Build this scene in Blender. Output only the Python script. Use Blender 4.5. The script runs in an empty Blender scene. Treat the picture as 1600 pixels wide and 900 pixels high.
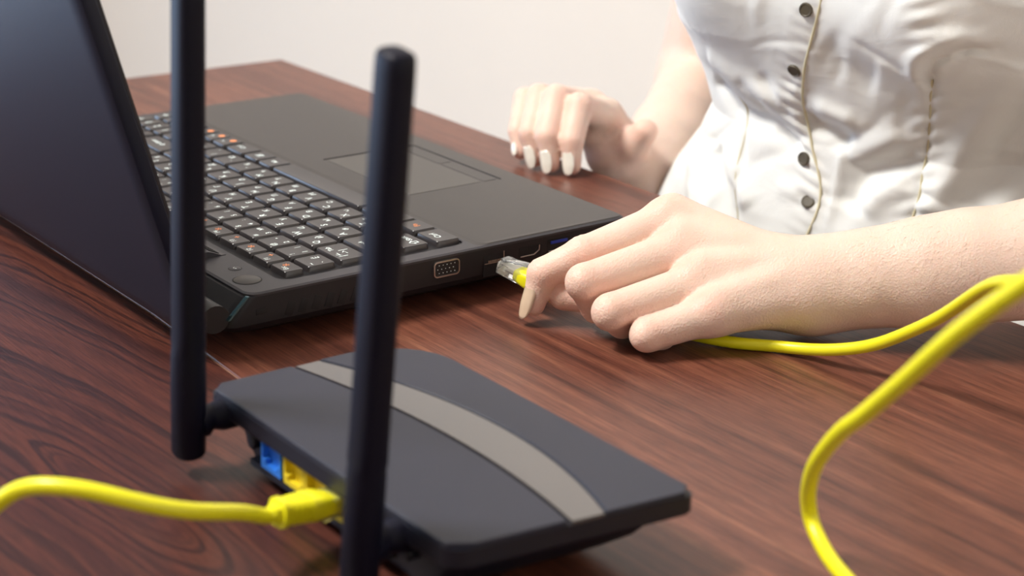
import bpy, bmesh, math, random
import numpy as np
from mathutils import Vector, Matrix, Quaternion
random.seed(7); np.random.seed(7)
SC = bpy.context.scene; COL = SC.collection
S = 0.001                      # every length below is in millimetres; table top is z = 0
PI = math.pi

# ------------------------------------------------------------------ camera
cam_d = bpy.data.cameras.new('camera'); cam = bpy.data.objects.new('camera', cam_d); COL.objects.link(cam)
cam_d.sensor_width = 36; cam_d.lens = 2758.2107/1600*36; cam_d.clip_start = .02; cam_d.clip_end = 30
cr = Vector((-0.59938482, -0.80015517, 0.02212573)); cu = Vector((0.27708177, -0.18146702, 0.94355467)); cb = Vector((-0.75097505, 0.57168298, 0.33047699))
M = Matrix.Identity(4)
for i in range(3): M[i][0], M[i][1], M[i][2] = cr[i], cu[i], cb[i]
M.translation = Vector((-725.03, 433.0, 314.5))*S
cam.matrix_world = M
cam_d.dof.use_dof = True; cam_d.dof.focus_distance = .895; cam_d.dof.aperture_fstop = 8.5
SC.camera = cam
SC.view_settings.view_transform = 'Standard'; SC.view_settings.look = 'None'
SC.view_settings.gamma = 1; SC.view_settings.exposure = 0.58

# ------------------------------------------------------------------ light
w = bpy.data.worlds.new('world'); SC.world = w; w.use_nodes = True
w.node_tree.nodes['Background'].inputs[0].default_value = (.75, .82, 1, 1); w.node_tree.nodes['Background'].inputs[1].default_value = .5
def area(name, loc, target, sx, sy, power, col):
    l = bpy.data.lights.new(name, 'AREA'); l.shape = 'RECTANGLE'; l.size = sx*S; l.size_y = sy*S; l.energy = power; l.color = col
    o = bpy.data.objects.new(name, l); COL.objects.link(o); o.location = Vector(loc)*S
    o.rotation_euler = (Vector(target)-Vector(loc)).to_track_quat('-Z', 'Y').to_euler(); return o
area('lid_glare_light', (2830, 1500, 0), (250, 100, 130), 1400, 1500, 38, (.50, .70, 1.0))  # unseen cool light, placed low for the bluish glare on the lid
area('ceiling_light_glow', (480, 820, 1725), (50, -150, 0), 620, 620, 66, (1, .955, .90))
area('side_fill_light', (-2350, -300, 800), (0, -300, 100), 1300, 1300, 3.5, (1, .90, .78))  # unseen source added as weak warm fill from camera right

# ------------------------------------------------------------------ helpers
def nm(v): return Vector(v)*S
def tag(o, label=None, cat=None, group=None, kind=None):
    if label: o['label'] = label
    if cat: o['category'] = cat
    if group: o['group'] = group
    if kind: o['kind'] = kind
    return o
def empty(name, loc=(0, 0, 0)):
    o = bpy.data.objects.new(name, None); COL.objects.link(o); o.location = nm(loc); o.empty_display_size = .02; return o
def link(name, me, mat, parent=None, smooth=True, offset=None):
    mats = mat if isinstance(mat, (list, tuple)) else [mat]
    for m in mats: me.materials.append(m)
    if smooth:
        for p in me.polygons: p.use_smooth = True
    o = bpy.data.objects.new(name, me); COL.objects.link(o)
    if parent:
        o.parent = parent; o.matrix_parent_inverse = Matrix.Identity(4)
        chain = Vector((0, 0, 0)); q = parent
        while q: chain += q.location; q = q.parent
        o.location = -chain       # parts are modelled in world millimetres
    return o
def mesh(name, verts, faces, mat, parent=None, smooth=True, sharp=35):
    me = bpy.data.meshes.new(name)
    me.from_pydata([(v[0]*S, v[1]*S, v[2]*S) for v in verts], [], faces); me.update()
    if smooth and sharp: me.set_sharp_from_angle(angle=math.radians(sharp))
    return link(name, me, mat, parent, smooth)
def bm_obj(name, bm, mat, parent=None, smooth=True, sharp=35):
    me = bpy.data.meshes.new(name); bmesh.ops.recalc_face_normals(bm, faces=bm.faces[:]); bm.to_mesh(me); bm.free()
    me.transform(Matrix.Scale(S, 4))
    for p in me.polygons: p.use_smooth = smooth
    if smooth and sharp: me.set_sharp_from_angle(angle=math.radians(sharp))
    return link(name, me, mat, parent, smooth)
def add_box(bm, c, s, bev=0, rot=None, seg=2):
    r = bmesh.ops.create_cube(bm, size=1); vs = r['verts']
    bmesh.ops.scale(bm, vec=s, verts=vs)
    if bev:
        es = list({e for v in vs for e in v.link_edges})
        rr = bmesh.ops.bevel(bm, geom=es, offset=bev, segments=seg, profile=.5, affect='EDGES'); vs = list({v for f in rr['faces'] for v in f.verts} | {v for v in vs if v.is_valid})
    if rot is not None: bmesh.ops.transform(bm, matrix=rot.to_4x4(), verts=vs)
    bmesh.ops.translate(bm, vec=c, verts=vs); return vs
def box(name, c, s, mat, parent=None, bev=0, rot=None, seg=2):
    bm = bmesh.new(); add_box(bm, c, s, bev, rot, seg); return bm_obj(name, bm, mat, parent)
def rrect(x0, x1, y0, y1, r, n=6):
    pts = []
    for cx, cy, a in ((x1-r, y1-r, 0), (x0+r, y1-r, 90), (x0+r, y0+r, 180), (x1-r, y0+r, 270)):
        for i in range(n+1):
            t = math.radians(a+90*i/n); pts.append((cx+r*math.cos(t), cy+r*math.sin(t)))
    return pts
def loft(rings, cap0=True, cap1=True):
    vs = [v for r in rings for v in r]; n = len(rings[0]); fs = []
    for k in range(len(rings)-1):
        for i in range(n):
            j = (i+1) % n; fs.append((k*n+i, k*n+j, (k+1)*n+j, (k+1)*n+i))
    if cap0: fs.append(tuple(range(n-1, -1, -1)))
    if cap1: fs.append(tuple((len(rings)-1)*n+i for i in range(n)))
    return vs, fs
def catmull(P, n=10):
    P = [np.array(p, float) for p in P]; P = [2*P[0]-P[1]]+P+[2*P[-1]-P[-2]]; out = []
    for i in range(1, len(P)-2):
        for k in range(n):
            t = k/n; a, b, c, d = P[i-1], P[i], P[i+1], P[i+2]
            out.append(.5*((2*b)+(c-a)*t+(2*a-5*b+4*c-d)*t*t+(3*b-a-3*c+d)*t**3))
    out.append(P[-2]); return out
def soften(P, k=14):
    P = np.array(P)
    for _ in range(k):
        Q_ = P.copy(); Q_[1:-1] = .25*P[:-2]+.5*P[1:-1]+.25*P[2:]; Q_[:12] = P[:12]; P = Q_
    P[:, 2] = np.maximum(P[:, 2], 3.0); return [tuple(q) for q in P]
def tube_data(path, rad, n=14, closed=False):
    path = [Vector(p) for p in path]; m = len(path); rings = []
    t0 = (path[1]-path[0]).normalized(); u = t0.orthogonal().normalized()
    for i, p in enumerate(path):
        t = (path[min(i+1, m-1)]-path[max(i-1, 0)]).normalized()
        u = (u-t*u.dot(t)).normalized(); v = t.cross(u); r = rad[i] if hasattr(rad, '__len__') else rad
        rings.append([tuple(p+(u*math.cos(2*PI*k/n)+v*math.sin(2*PI*k/n))*r) for k in range(n)])
    return loft(rings)
def tube(name, path, rad, mat, parent=None, n=14):
    v, f = tube_data(path, rad, n); return mesh(name, v, f, mat, parent, sharp=60)
def cyl(name, p0, p1, r0, r1, mat, parent=None, n=24, bev=.15):
    p0 = Vector(p0); p1 = Vector(p1); d = (p1-p0)
    pts = [p0, p0+d*bev*.3, p0+d*bev, p1-d*bev, p1-d*bev*.3, p1]; rr = [r0*.75, r0*.94, r0, r1, r1*.94, r1*.75]
    return tube(name, pts, rr, mat, parent, n)

# ------------------------------------------------------------------ materials
def mat(name, col, rough=.5, metal=0, spec=.5, bump=None, var=None, coat=0, **kw):
    m = bpy.data.materials.new(name); m.use_nodes = True; nt = m.node_tree; b = nt.nodes['Principled BSDF']
    b.inputs['Base Color'].default_value = (*col, 1); b.inputs['Roughness'].default_value = rough; b.inputs['Metallic'].default_value = metal
    b.inputs['Specular IOR Level'].default_value = spec; b.inputs['Coat Weight'].default_value = coat
    for k, v in kw.items(): b.inputs[k].default_value = v
    tc = nt.nodes.new('ShaderNodeTexCoord')
    if var:
        n = nt.nodes.new('ShaderNodeTexNoise'); n.inputs['Scale'].default_value = var[0]; n.inputs['Detail'].default_value = 4
        nt.links.new(tc.outputs['Object'], n.inputs['Vector'])
        r = nt.nodes.new('ShaderNodeMix'); r.data_type = 'RGBA'
        r.inputs[6].default_value = (*[c*(1-var[1]) for c in col], 1); r.inputs[7].default_value = (*[min(1, c*(1+var[1])) for c in col], 1)
        nt.links.new(n.outputs['Fac'], r.inputs[0]); nt.links.new(r.outputs[2], b.inputs['Base Color'])
    if bump:
        n = nt.nodes.new('ShaderNodeTexNoise'); n.inputs['Scale'].default_value = bump[0]; n.inputs['Detail'].default_value = 3
        nt.links.new(tc.outputs['Object'], n.inputs['Vector'])
        q = nt.nodes.new('ShaderNodeBump'); q.inputs['Strength'].default_value = bump[1]; q.inputs['Distance'].default_value = bump[2] if len(bump) > 2 else .0003
        nt.links.new(n.outputs['Fac'], q.inputs['Height']); nt.links.new(q.outputs['Normal'], b.inputs['Normal'])
    return m
m_wall = mat('wall_paint', (.86, .775, .67), .9, bump=(90, .3, .001), var=(3, .03))
m_ceil = mat('ceiling_paint', (.8, .78, .74), .9, var=(3, .02))
m_floor = mat('floor_laminate', (.22, .15, .10), .5, var=(6, .2))
m_trim = mat('white_trim', (.75, .74, .70), .5, var=(6, .03))
m_deck = mat('laptop_black_plastic', (.034, .031, .037), .45, spec=.6, bump=(1600, .25, .0001), var=(60, .06))
m_palm = mat('laptop_palm_plastic', (.056, .050, .047), .46, bump=(1800, .25, .0001), var=(60, .06))
m_side = mat('laptop_side_plastic', (.007, .006, .008), .5, bump=(1200, .15, .0001), var=(40, .1))
m_lid = mat('laptop_lid_plastic', (.005, .007, .022), .42, spec=.4, bump=(1100, .35, .0001), var=(40, .1))
m_bezel = mat('bezel_plastic', (.010, .009, .016), .5, var=(40, .1))
m_screen = mat('dark_screen', (.006, .006, .008), .12, var=(20, .1))
m_key = mat('key_plastic', (.026, .022, .023), .34, spec=.75, bump=(2500, .15, .00005), var=(150, .06))
m_legend = mat('legend_white', (.85, .95, .93), .5, var=(300, .05))
m_orange = mat('legend_orange', (.85, .30, .12), .5, var=(300, .05))
m_line = mat('dark_groove', (.006, .005, .006), .7, var=(100, .1))
m_glint = mat('chamfer_glint', (.12, .24, .28), .22, .9, var=(60, .1))  # teal tone paints the highlight on the chamfer edge
m_steel = mat('port_steel', (.62, .55, .50), .3, .9, var=(80, .08))
m_portblack = mat('port_black', (.010, .010, .011), .45, var=(60, .1))
m_usbblue = mat('port_blue_tongue', (.02, .05, .42), .45, var=(60, .1))
m_gold = mat('contact_metal', (.75, .70, .60), .3, .8, var=(60, .1))
m_router = mat('router_matt_plastic', (.016, .018, .034), .45, bump=(1500, .2, .0001), var=(40, .08))
m_rbase = mat('router_base_plastic', (.004, .004, .012), .5, var=(40, .1))
m_gloss = mat('router_gloss_band', (.022, .018, .020), .06, spec=.9, coat=1.0, var=(40, .1))
m_ant = mat('antenna_rubber', (.005, .005, .014), .5, spec=.2, bump=(900, .1, .0001), var=(40, .1))
m_pblue = mat('wan_blue_plastic', (.03, .20, .75), .4, var=(60, .1))
m_pyel = mat('lan_yellow_plastic', (.80, .62, .02), .4, var=(60, .1))
m_cable = mat('yellow_pvc', (.84, .79, .012), .36, var=(30, .05))
m_clear = mat('clear_plastic', (.93, .95, .95), .05, var=None, **{'Transmission Weight': .92, 'IOR': 1.35})
m_nail = mat('bare_nail', (.66, .50, .36), .22, coat=.4, var=(100, .06))
m_pearl = mat('pearl_nail', (.90, .86, .76), .2, .1, coat=.8, var=(200, .05))
m_button = mat('shirt_button', (.085, .07, .045), .5, var=(200, .15))
m_piping = mat('cream_piping', (.66, .60, .40), .7, var=(100, .08))
m_hair = mat('brown_hair', (.035, .018, .010), .45, bump=(300, .5, .001), var=(30, .3))
m_trous = mat('dark_trousers', (.010, .010, .012), .85, bump=(700, .4, .0003), var=(60, .1))
m_chair = mat('chair_fabric', (.03, .03, .035), .8, bump=(600, .4, .0004), var=(60, .1))
m_chairp = mat('chair_plastic', (.02, .02, .02), .45, var=(60, .1))
m_eye = mat('eye_white', (.8, .78, .75), .2, var=(100, .02)); m_iris = mat('iris', (.05, .03, .02), .15, var=(100, .1))
m_inlay = mat('table_inlay', (.24, .13, .09), .35, var=(200, .15))
m_diff = mat('lamp_diffuser', (.9, .9, .85), .5, **{'Emission Color': (1, .93, .82, 1), 'Emission Strength': 3.0})

def skin_mat():
    m = mat('skin', (.70, .46, .35), .46, spec=.35); nt = m.node_tree; b = nt.nodes['Principled BSDF']; L = nt.links
    b.inputs['Subsurface Weight'].default_value = .22; b.inputs['Subsurface Radius'].default_value = (1, .35, .2); b.inputs['Subsurface Scale'].default_value = .005
    tc = nt.nodes.new('ShaderNodeTexCoord'); at = nt.nodes.new('ShaderNodeAttribute'); at.attribute_name = 'blush'
    n = nt.nodes.new('ShaderNodeTexNoise'); n.inputs['Scale'].default_value = 45; n.inputs['Detail'].default_value = 5; L.new(tc.outputs['Object'], n.inputs['Vector'])
    x1 = nt.nodes.new('ShaderNodeMix'); x1.data_type = 'RGBA'; x1.inputs[6].default_value = (.74, .545, .445, 1); x1.inputs[7].default_value = (.82, .63, .525, 1); L.new(n.outputs['Fac'], x1.inputs[0])
    x2 = nt.nodes.new('ShaderNodeMix'); x2.data_type = 'RGBA'; x2.inputs[7].default_value = (.84, .42, .33, 1); L.new(x1.outputs[2], x2.inputs[6]); L.new(at.outputs['Fac'], x2.inputs[0])
    L.new(x2.outputs[2], b.inputs['Base Color'])
    v = nt.nodes.new('ShaderNodeTexVoronoi'); v.inputs['Scale'].default_value = 900; L.new(tc.outputs['Object'], v.inputs['Vector'])
    n2 = nt.nodes.new('ShaderNodeTexNoise'); n2.inputs['Scale'].default_value = 260; n2.inputs['Detail'].default_value = 4; L.new(tc.outputs['Object'], n2.inputs['Vector'])
    ad = nt.nodes.new('ShaderNodeMath'); ad.operation = 'ADD'; L.new(v.outputs['Distance'], ad.inputs[0]); L.new(n2.outputs['Fac'], ad.inputs[1])
    q = nt.nodes.new('ShaderNodeBump'); q.inputs['Strength'].default_value = .45; q.inputs['Distance'].default_value = .0004; L.new(ad.outputs[0], q.inputs['Height']); L.new(q.outputs['Normal'], b.inputs['Normal'])
    return m
m_skin = skin_mat()

def cloth_mat():
    m = mat('white_cotton', (.84, .85, .82), .82, spec=.2); nt = m.node_tree; b = nt.nodes['Principled BSDF']; L = nt.links
    b.inputs['Sheen Weight'].default_value = .15
    b.inputs['Subsurface Weight'].default_value = .08; b.inputs['Subsurface Scale'].default_value = .004; b.inputs['Subsurface Radius'].default_value = (1, .8, .6)
    tc = nt.nodes.new('ShaderNodeTexCoord'); n = nt.nodes.new('ShaderNodeTexNoise'); n.inputs['Scale'].default_value = 28; n.inputs['Detail'].default_value = 6; n.inputs['Distortion'].default_value = .6
    L.new(tc.outputs['Object'], n.inputs['Vector'])
    n2 = nt.nodes.new('ShaderNodeTexNoise'); n2.inputs['Scale'].default_value = 1500; L.new(tc.outputs['Object'], n2.inputs['Vector'])
    q1 = nt.nodes.new('ShaderNodeBump'); q1.inputs['Strength'].default_value = .25; q1.inputs['Distance'].default_value = .006; L.new(n.outputs['Fac'], q1.inputs['Height'])
    q2 = nt.nodes.new('ShaderNodeBump'); q2.inputs['Strength'].default_value = .3; q2.inputs['Distance'].default_value = .0002; L.new(n2.outputs['Fac'], q2.inputs['Height']); L.new(q1.outputs['Normal'], q2.inputs['Normal'])
    L.new(q2.outputs['Normal'], b.inputs['Normal']); return m
m_cloth = cloth_mat()

def wood_mat(name, cathedral):
    m = bpy.data.materials.new(name); m.use_nodes = True; nt = m.node_tree; L = nt.links; b = nt.nodes['Principled BSDF']
    def N(t, **k):
        n = nt.nodes.new(t)
        for a, v in k.items():
            if a.startswith('i_'): n.inputs[a[2:].replace('_', ' ')].default_value = v
            else: setattr(n, a, v)
        return n
    tc = N('ShaderNodeTexCoord')
    def noise(sx, sy, detail=4, rough=.55, dist=0, off=0, src=None):
        mp = N('ShaderNodeMapping'); mp.inputs['Scale'].default_value = (sx, sy, 1); mp.inputs['Location'].default_value = (off, off*.7, 0)
        L.new(src or tc.outputs['Object'], mp.inputs['Vector']); n = N('ShaderNodeTexNoise'); n.inputs['Scale'].default_value = 1
        n.inputs['Detail'].default_value = detail; n.inputs['Roughness'].default_value = rough; n.inputs['Distortion'].default_value = dist
        L.new(mp.outputs[0], n.inputs['Vector']); return n.outputs['Fac']
    def ramp(src, stops):
        r = N('ShaderNodeValToRGB'); L.new(src, r.inputs[0]); e = r.color_ramp.elements
        while len(e) < len(stops): e.new(.5)
        for i, (p, c) in enumerate(stops): e[i].position = p; e[i].color = (*c, 1)
        return r.outputs[0]
    def mix(a, b_, f, mode='MIX'):
        x = N('ShaderNodeMix', data_type='RGBA', blend_type=mode)
        for s, i in ((a, 6), (b_, 7)):
            if isinstance(s, tuple): x.inputs[i].default_value = (*s, 1)
            else: L.new(s, x.inputs[i])
        if isinstance(f, (int, float)): x.inputs[0].default_value = f
        else: L.new(f, x.inputs[0])
        return x.outputs[2]
    broad = noise(2.2, 26, 3, .5, .3)
    streak = noise(5, 130, 5, .62, .25, 3)
    fine = noise(30, 900, 3, .6, 0, 7)
    pores = noise(70, 1500, 2, .5, 0, 11)
    if cathedral:
        # long flame-shaped growth rings: distance from a stretched centre line, bent by noise
        mp = N('ShaderNodeMapping'); mp.inputs['Location'].default_value = (.22, -1.30, 0); mp.inputs['Scale'].default_value = (1.8, 7.4, 1); L.new(tc.outputs['Object'], mp.inputs['Vector'])
        dn = N('ShaderNodeTexNoise'); dn.inputs['Scale'].default_value = 1.3; dn.inputs['Detail'].default_value = 3; L.new(mp.outputs[0], dn.inputs['Vector'])
        sb = N('ShaderNodeVectorMath', operation='SUBTRACT'); L.new(dn.outputs['Color'], sb.inputs[0]); sb.inputs[1].default_value = (.5, .5, .5)
        ml = N('ShaderNodeVectorMath', operation='MULTIPLY'); L.new(sb.outputs[0], ml.inputs[0]); ml.inputs[1].default_value = (.55, .55, 0)
        ad = N('ShaderNodeVectorMath', operation='ADD'); L.new(mp.outputs[0], ad.inputs[0]); L.new(ml.outputs[0], ad.inputs[1])
        ln = N('ShaderNodeVectorMath', operation='LENGTH'); L.new(ad.outputs[0], ln.inputs[0])
        rg = N('ShaderNodeMath', operation='MULTIPLY'); L.new(ln.outputs['Value'], rg.inputs[0]); rg.inputs[1].default_value = 9
        cb_ = N('ShaderNodeCombineXYZ'); L.new(rg.outputs[0], cb_.inputs[0])
        rn = N('ShaderNodeTexNoise'); rn.inputs['Scale'].default_value = 1.0; rn.inputs['Detail'].default_value = 4; rn.inputs['Roughness'].default_value = .6; L.new(cb_.outputs[0], rn.inputs['Vector'])
        base = ramp(rn.outputs['Fac'], [(.34, (.010, .003, .004)), (.43, (.050, .013, .010)), (.50, (.105, .029, .016)), (.54, (.012, .004, .005)), (.60, (.072, .019, .013)), (.68, (.110, .031, .018))])  # own deep red plus extra darkening that paints lower-left vignette shade
        base = mix(base, ramp(streak, [(.30, (.024, .008, .009)), (.70, (.100, .030, .020))]), .33)
    else:
        base = ramp(broad, [(.28, (.050, .015, .010)), (.48, (.130, .042, .023)), (.62, (.185, .066, .034)), (.80, (.090, .030, .018))])
        base = mix(base, ramp(streak, [(.30, (.022, .007, .008)), (.47, (.145, .047, .031)), (.60, (.215, .078, .048)), (.72, (.36, .155, .088))]), .6)
    base = mix(base, ramp(fine, [(.30, (.45, .42, .42)), (.60, (1.12, 1.1, 1.08))]), .75, 'MULTIPLY')
    base = mix(base, ramp(pores, [(.36, (.35, .3, .3)), (.46, (1, 1, 1))]), .5, 'MULTIPLY')
    L.new(base, b.inputs['Base Color']); b.inputs['Roughness'].default_value = .36
    b.inputs['Specular IOR Level'].default_value = .5
    rr = N('ShaderNodeMapRange'); L.new(fine, rr.inputs[0]); rr.inputs[3].default_value = .44; rr.inputs[4].default_value = .32; L.new(rr.outputs[0], b.inputs['Roughness'])
    q = N('ShaderNodeBump'); q.inputs['Strength'].default_value = .25; q.inputs['Distance'].default_value = .0002; L.new(fine, q.inputs['Height']); L.new(q.outputs[0], b.inputs['Normal'])
    return m
m_wood = wood_mat('walnut_straight', False); m_wood2 = wood_mat('walnut_cathedral', True)

# ------------------------------------------------------------------ room
X0, X1, Y0, Y1, Z0, Z1 = -2500, 2900, -1050, 2500, -745, 1760
def struct(name, c, s, m): o = box(name, c, s, m, bev=0); tag(o, kind='structure'); return o
struct('floor', ((X0+X1)/2, (Y0+Y1)/2, Z0-20), (X1-X0+200, Y1-Y0+200, 40), m_floor)
struct('ceiling', ((X0+X1)/2, (Y0+Y1)/2, Z1+20), (X1-X0+200, Y1-Y0+200, 40), m_ceil)
struct('wall_back', ((X0+X1)/2, Y0-40, (Z0+Z1)/2), (X1-X0+160, 80, Z1-Z0), m_wall)
struct('wall_front', ((X0+X1)/2, Y1+40, (Z0+Z1)/2), (X1-X0+160, 80, Z1-Z0), m_wall)
def wall_with_hole(name, ax, pos, a0, a1, h0, h1, b0, b1):
    """wall in the plane ax = pos with one window opening a: h0..h1, z: b0..b1"""
    bm = bmesh.new()
    for (p, q, r, t) in ((a0, a1, Z0, b0), (a0, a1, b1, Z1), (a0, h0, b0, b1), (h1, a1, b0, b1)):
        c = ((p+q)/2, (r+t)/2); s = (q-p, t-r)
        if ax == 'y': add_box(bm, (c[0], pos, c[1]), (s[0], 80, s[1]))
        else: add_box(bm, (pos, c[0], c[1]), (80, s[0], s[1]))
    o = bm_obj(name, bm, m_wall, smooth=False); tag(o, kind='structure')
wall_with_hole('wall_right', 'x', X1+40, Y0, Y1, 750, 2250, -720, 850)
wall_with_hole('wall_left', 'x', X0-40, Y0, Y1, -1000, 400, 100, 1500)
def window(name, ax, pos, h0, h1, b0, b1):
    bm = bmesh.new(); t = 50
    mid = (h0+h1)/2; bars = [((h0+h1)/2, b0+t/2, h1-h0, t), ((h0+h1)/2, b1-t/2, h1-h0, t), (h0+t/2, (b0+b1)/2, t, b1-b0), (h1-t/2, (b0+b1)/2, t, b1-b0), (mid, (b0+b1)/2, t, b1-b0)]
    for a, z, sa, sz in bars:
        if ax == 'y': add_box(bm, (a, pos, z), (sa, 60, sz), 4)
        else: add_box(bm, (pos, a, z), (60, sa, sz), 4)
    o = bm_obj(name, bm, m_trim); tag(o, kind='structure')
window('glare_window', 'x', X1+40, 750, 2250, -720, 850); window('fill_window', 'x', X0-40, -1000, 400, 100, 1500)  # unseen openings added for the lid glare and the side fill
struct('baseboard_back', ((X0+X1)/2, Y0+8, Z0+45), (X1-X0, 16, 90), m_trim)
lamp = empty('ceiling_light', (480, 820, Z1)); tag(lamp, 'square white ceiling panel light above the wooden desk', 'ceiling light')
box('lamp_housing', (480, 820, Z1-8), (680, 680, 16), m_trim, lamp, 3); box('diffuser', (480, 820, Z1-18), (640, 640, 6), m_diff, lamp, 1)

# ------------------------------------------------------------------ desk
TX0, TX1, TY0, TY1 = -900, 564, -298, 640
desk = empty('wooden_desk', (0, 0, -740)); tag(desk, 'glossy reddish brown wood-grain desk carrying the laptop and router', 'desk')
def board(name, pts, m):
    rings = [[(x, y, -26) for x, y in pts], [(x, y, -1) for x, y in pts]]
    cx = sum(p[0] for p in pts)/len(pts); cy = sum(p[1] for p in pts)/len(pts)
    rings.append([(x-.8*math.copysign(1, x-cx), y-.8*math.copysign(1, y-cy), 0) for x, y in pts])
    v, f = loft(rings); return mesh(name, v, f, m, desk, smooth=False)
def seam(x): return 68+(-x)*.035 if x < 60 else 68-60*.035
board('tabletop_board', [(TX0, TY0), (TX1, TY0), (TX1, 64.6), (60, 66.9), (TX0, 113)], m_wood)
board('tabletop_board', [(TX0, 113.6), (60, 67.5), (TX1, 65.2), (TX1, TY1), (TX0, TY1)], m_wood2)
v, f = loft([[(TX0, 113, z), (60, 66.9, z), (TX1, 64.6, z), (TX1, 65.2, z), (60, 67.5, z), (TX0, 113.6, z)] for z in (-20, -.35)]); mesh('seam_inlay', v, f, m_inlay, desk, smooth=False)
for x in (TX0+40, TX1-60):
    for y in (TY0+60, TY1-60): box('leg', (x, y, -383), (50, 50, 714), m_wood, desk, 3)
box('apron', ((TX0+TX1)/2, TY1-62, -66), (TX1-TX0-160, 20, 80), m_wood, desk, 1)

# ------------------------------------------------------------------ laptop
XL, XR, YF, YR = -14.5, 341, -188, 51
lap = empty('laptop', (160, -60, 0)); tag(lap, 'open black laptop computer with keyboard, seen from behind its raised lid', 'laptop')
def ring(x0, x1, y0, y1, z, r): return [(x, y, z) for x, y in rrect(x0, x1, y0, y1, r, 5)]
v, f = loft([ring(XL+22, XR-22, YF+22, YR-12, 2.5, 8), ring(XL+16, XR-16, YF+16, YR-6, 3, 9), ring(XL+2, XR-2, YF+3, YR+10, 10, 8), ring(XL+.3, XR-.3, YF+.6, YR+12, 13, 7), ring(XL, XR, YF, YR+11, 18, 7), ring(XL, XR, YF, YR+1.5, 26.9, 6), ring(XL+.5, XR-.5, YF+.5, YR-1, 27.2, 6)])
base = mesh('base', v, f, m_side, lap, sharp=25)
for x in (20, 306):
    for y in (-150, 30): cyl('rubber_foot', (x, y, 0), (x, y, 4), 7, 7, m_portblack, lap)
# top deck: a frame around the keyboard well
WX0, WX1, WY0, WY1 = -4.5, 331, -85, 27
out1 = rrect(XL, XR, YF, YR, 7, 6); inn = rrect(WX0, WX1, WY0, WY1, 7, 6)
out2 = rrect(XL+1.2, XR-1.2, YF+1.2, YR-1.2, 6, 6); inn2 = rrect(WX0-.6, WX1+.6, WY0-.6, WY1+.6, 7.5, 6)
v, f = loft([[(x, y, 27.21) for x, y in inn], [(x, y, 28.2) for x, y in inn], [(x, y, 28.7) for x, y in inn2], [(x, y, 28.7) for x, y in out2], [(x, y, 28.0) for x, y in out1], [(x, y, 26.8) for x, y in out1]], False, False)
mesh('deck', v, f, m_deck, lap, sharp=25)
# palm rest: its own slightly raised sheet in front of the crease
PY = -89
v, f = loft([[(x, y, z) for x, y in rrect(XL+a, XR-a, YF+a, PY+b, 5, 5)] for a, b, z in ((1.6, 3.0, 28.71), (1.9, 0, 29.15), (2.2, -.4, 29.3))])
palm = mesh('palm_rest', v, f, m_palm, lap, sharp=20)
# touchpad with two buttons
def slab(name, x0, x1, y0, y1, z0, z1, r, m, parent, b=.25):
    v, f = loft([[(x, y, z0) for x, y in rrect(x0, x1, y0, y1, r, 4)], [(x, y, z1-b) for x, y in rrect(x0, x1, y0, y1, r, 4)], [(x, y, z1) for x, y in rrect(x0+b, x1-b, y0+b, y1-b, max(r-b, .1), 4)]])
    return mesh(name, v, f, m, parent, sharp=25)
m_pad = mat('touchpad_plastic', (.060, .054, .048), .40, bump=(2600, .2, .0001), var=(60, .05))
slab('touchpad', 84, 174, -159, -107, 29.2, 29.55, 2, m_pad, lap)
slab('touchpad_button', 130.4, 174, -170, -160.2, 29.2, 29.6, 1.5, m_palm, lap); slab('touchpad_button', 84, 129.4, -170, -160.2, 29.2, 29.6, 1.5, m_palm, lap)
tube('touchpad_groove', [(176, -106, 29.3), (176, -169, 29.3), (174, -171.8, 29.3), (83, -171.8, 29.3)], .5, m_line, lap, 6)
# keyboard tray floor
slab('keyboard_tray', WX0+.1, WX1-.1, WY0+.1, WY1-.1, 26.9, 27.35, 6, m_side, lap)
FONT = None
def text_mesh(items):
    """items: (string, x, y, size, material index) -> one mesh in mm on z = 0"""
    vs, fs, mi = [], [], []
    for s, x, y, size, k in items:
        cu_ = bpy.data.curves.new('t', 'FONT'); cu_.body = s; cu_.size = size; cu_.align_x = 'CENTER'; cu_.align_y = 'CENTER'; cu_.resolution_u = 2; cu_.offset = .055
        o = bpy.data.objects.new('t', cu_); me = bpy.data.meshes.new_from_object(o)
        n = len(vs); vs += [(q.co.x+x, q.co.y+y, 0) for q in me.vertices]
        for p in me.polygons: fs.append(tuple(n+i for i in p.vertices)); mi.append(k)
        bpy.data.objects.remove(o); bpy.data.curves.remove(cu_); bpy.data.meshes.remove(me)
    return vs, fs, mi
key_cache = {}
def key(cx, cy, wx, wy, items):
    k = (round(wx, 2), round(wy, 2))
    if k not in key_cache:
        hx, hy = wx/2, wy/2
        def rr(e, z, dip=0, dx=0): return [(x+dx, y, z) for x, y in rrect(-hx+e, hx-e, -hy+e, hy-e, 1.3, 3)]
        v, f = loft([rr(-.15, 27.3), rr(0, 27.9), rr(.25, 30.0), rr(.6, 30.4), rr(1.6, 30.32)])
        me = bpy.data.meshes.new('key'); me.from_pydata([(a*S, b*S, c*S) for a, b, c in v], [], f); me.update()
        for p in me.polygons: p.use_smooth = True
        me.set_sharp_from_angle(angle=math.radians(38)); me.materials.append(m_key); key_cache[k] = me
    o = bpy.data.objects.new('key', key_cache[k]); COL.objects.link(o); o.parent = lap
    o.location = (cx*S-lap.location.x, cy*S-lap.location.y, 0)
    if items:
        v, f, mi = text_mesh(items)
        me = bpy.data.meshes.new('legend'); me.from_pydata([(a*S, b*S, 30.44*S) for a, b, c in v], [], f); me.update()
        me.materials.append(m_legend); me.materials.append(m_orange)
        for p, q in zip(me.polygons, mi): p.material_index = q
        l = bpy.data.objects.new('legend', me); COL.objects.link(l); l.parent = o
    return o
U = 19; G = 3.1
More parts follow.
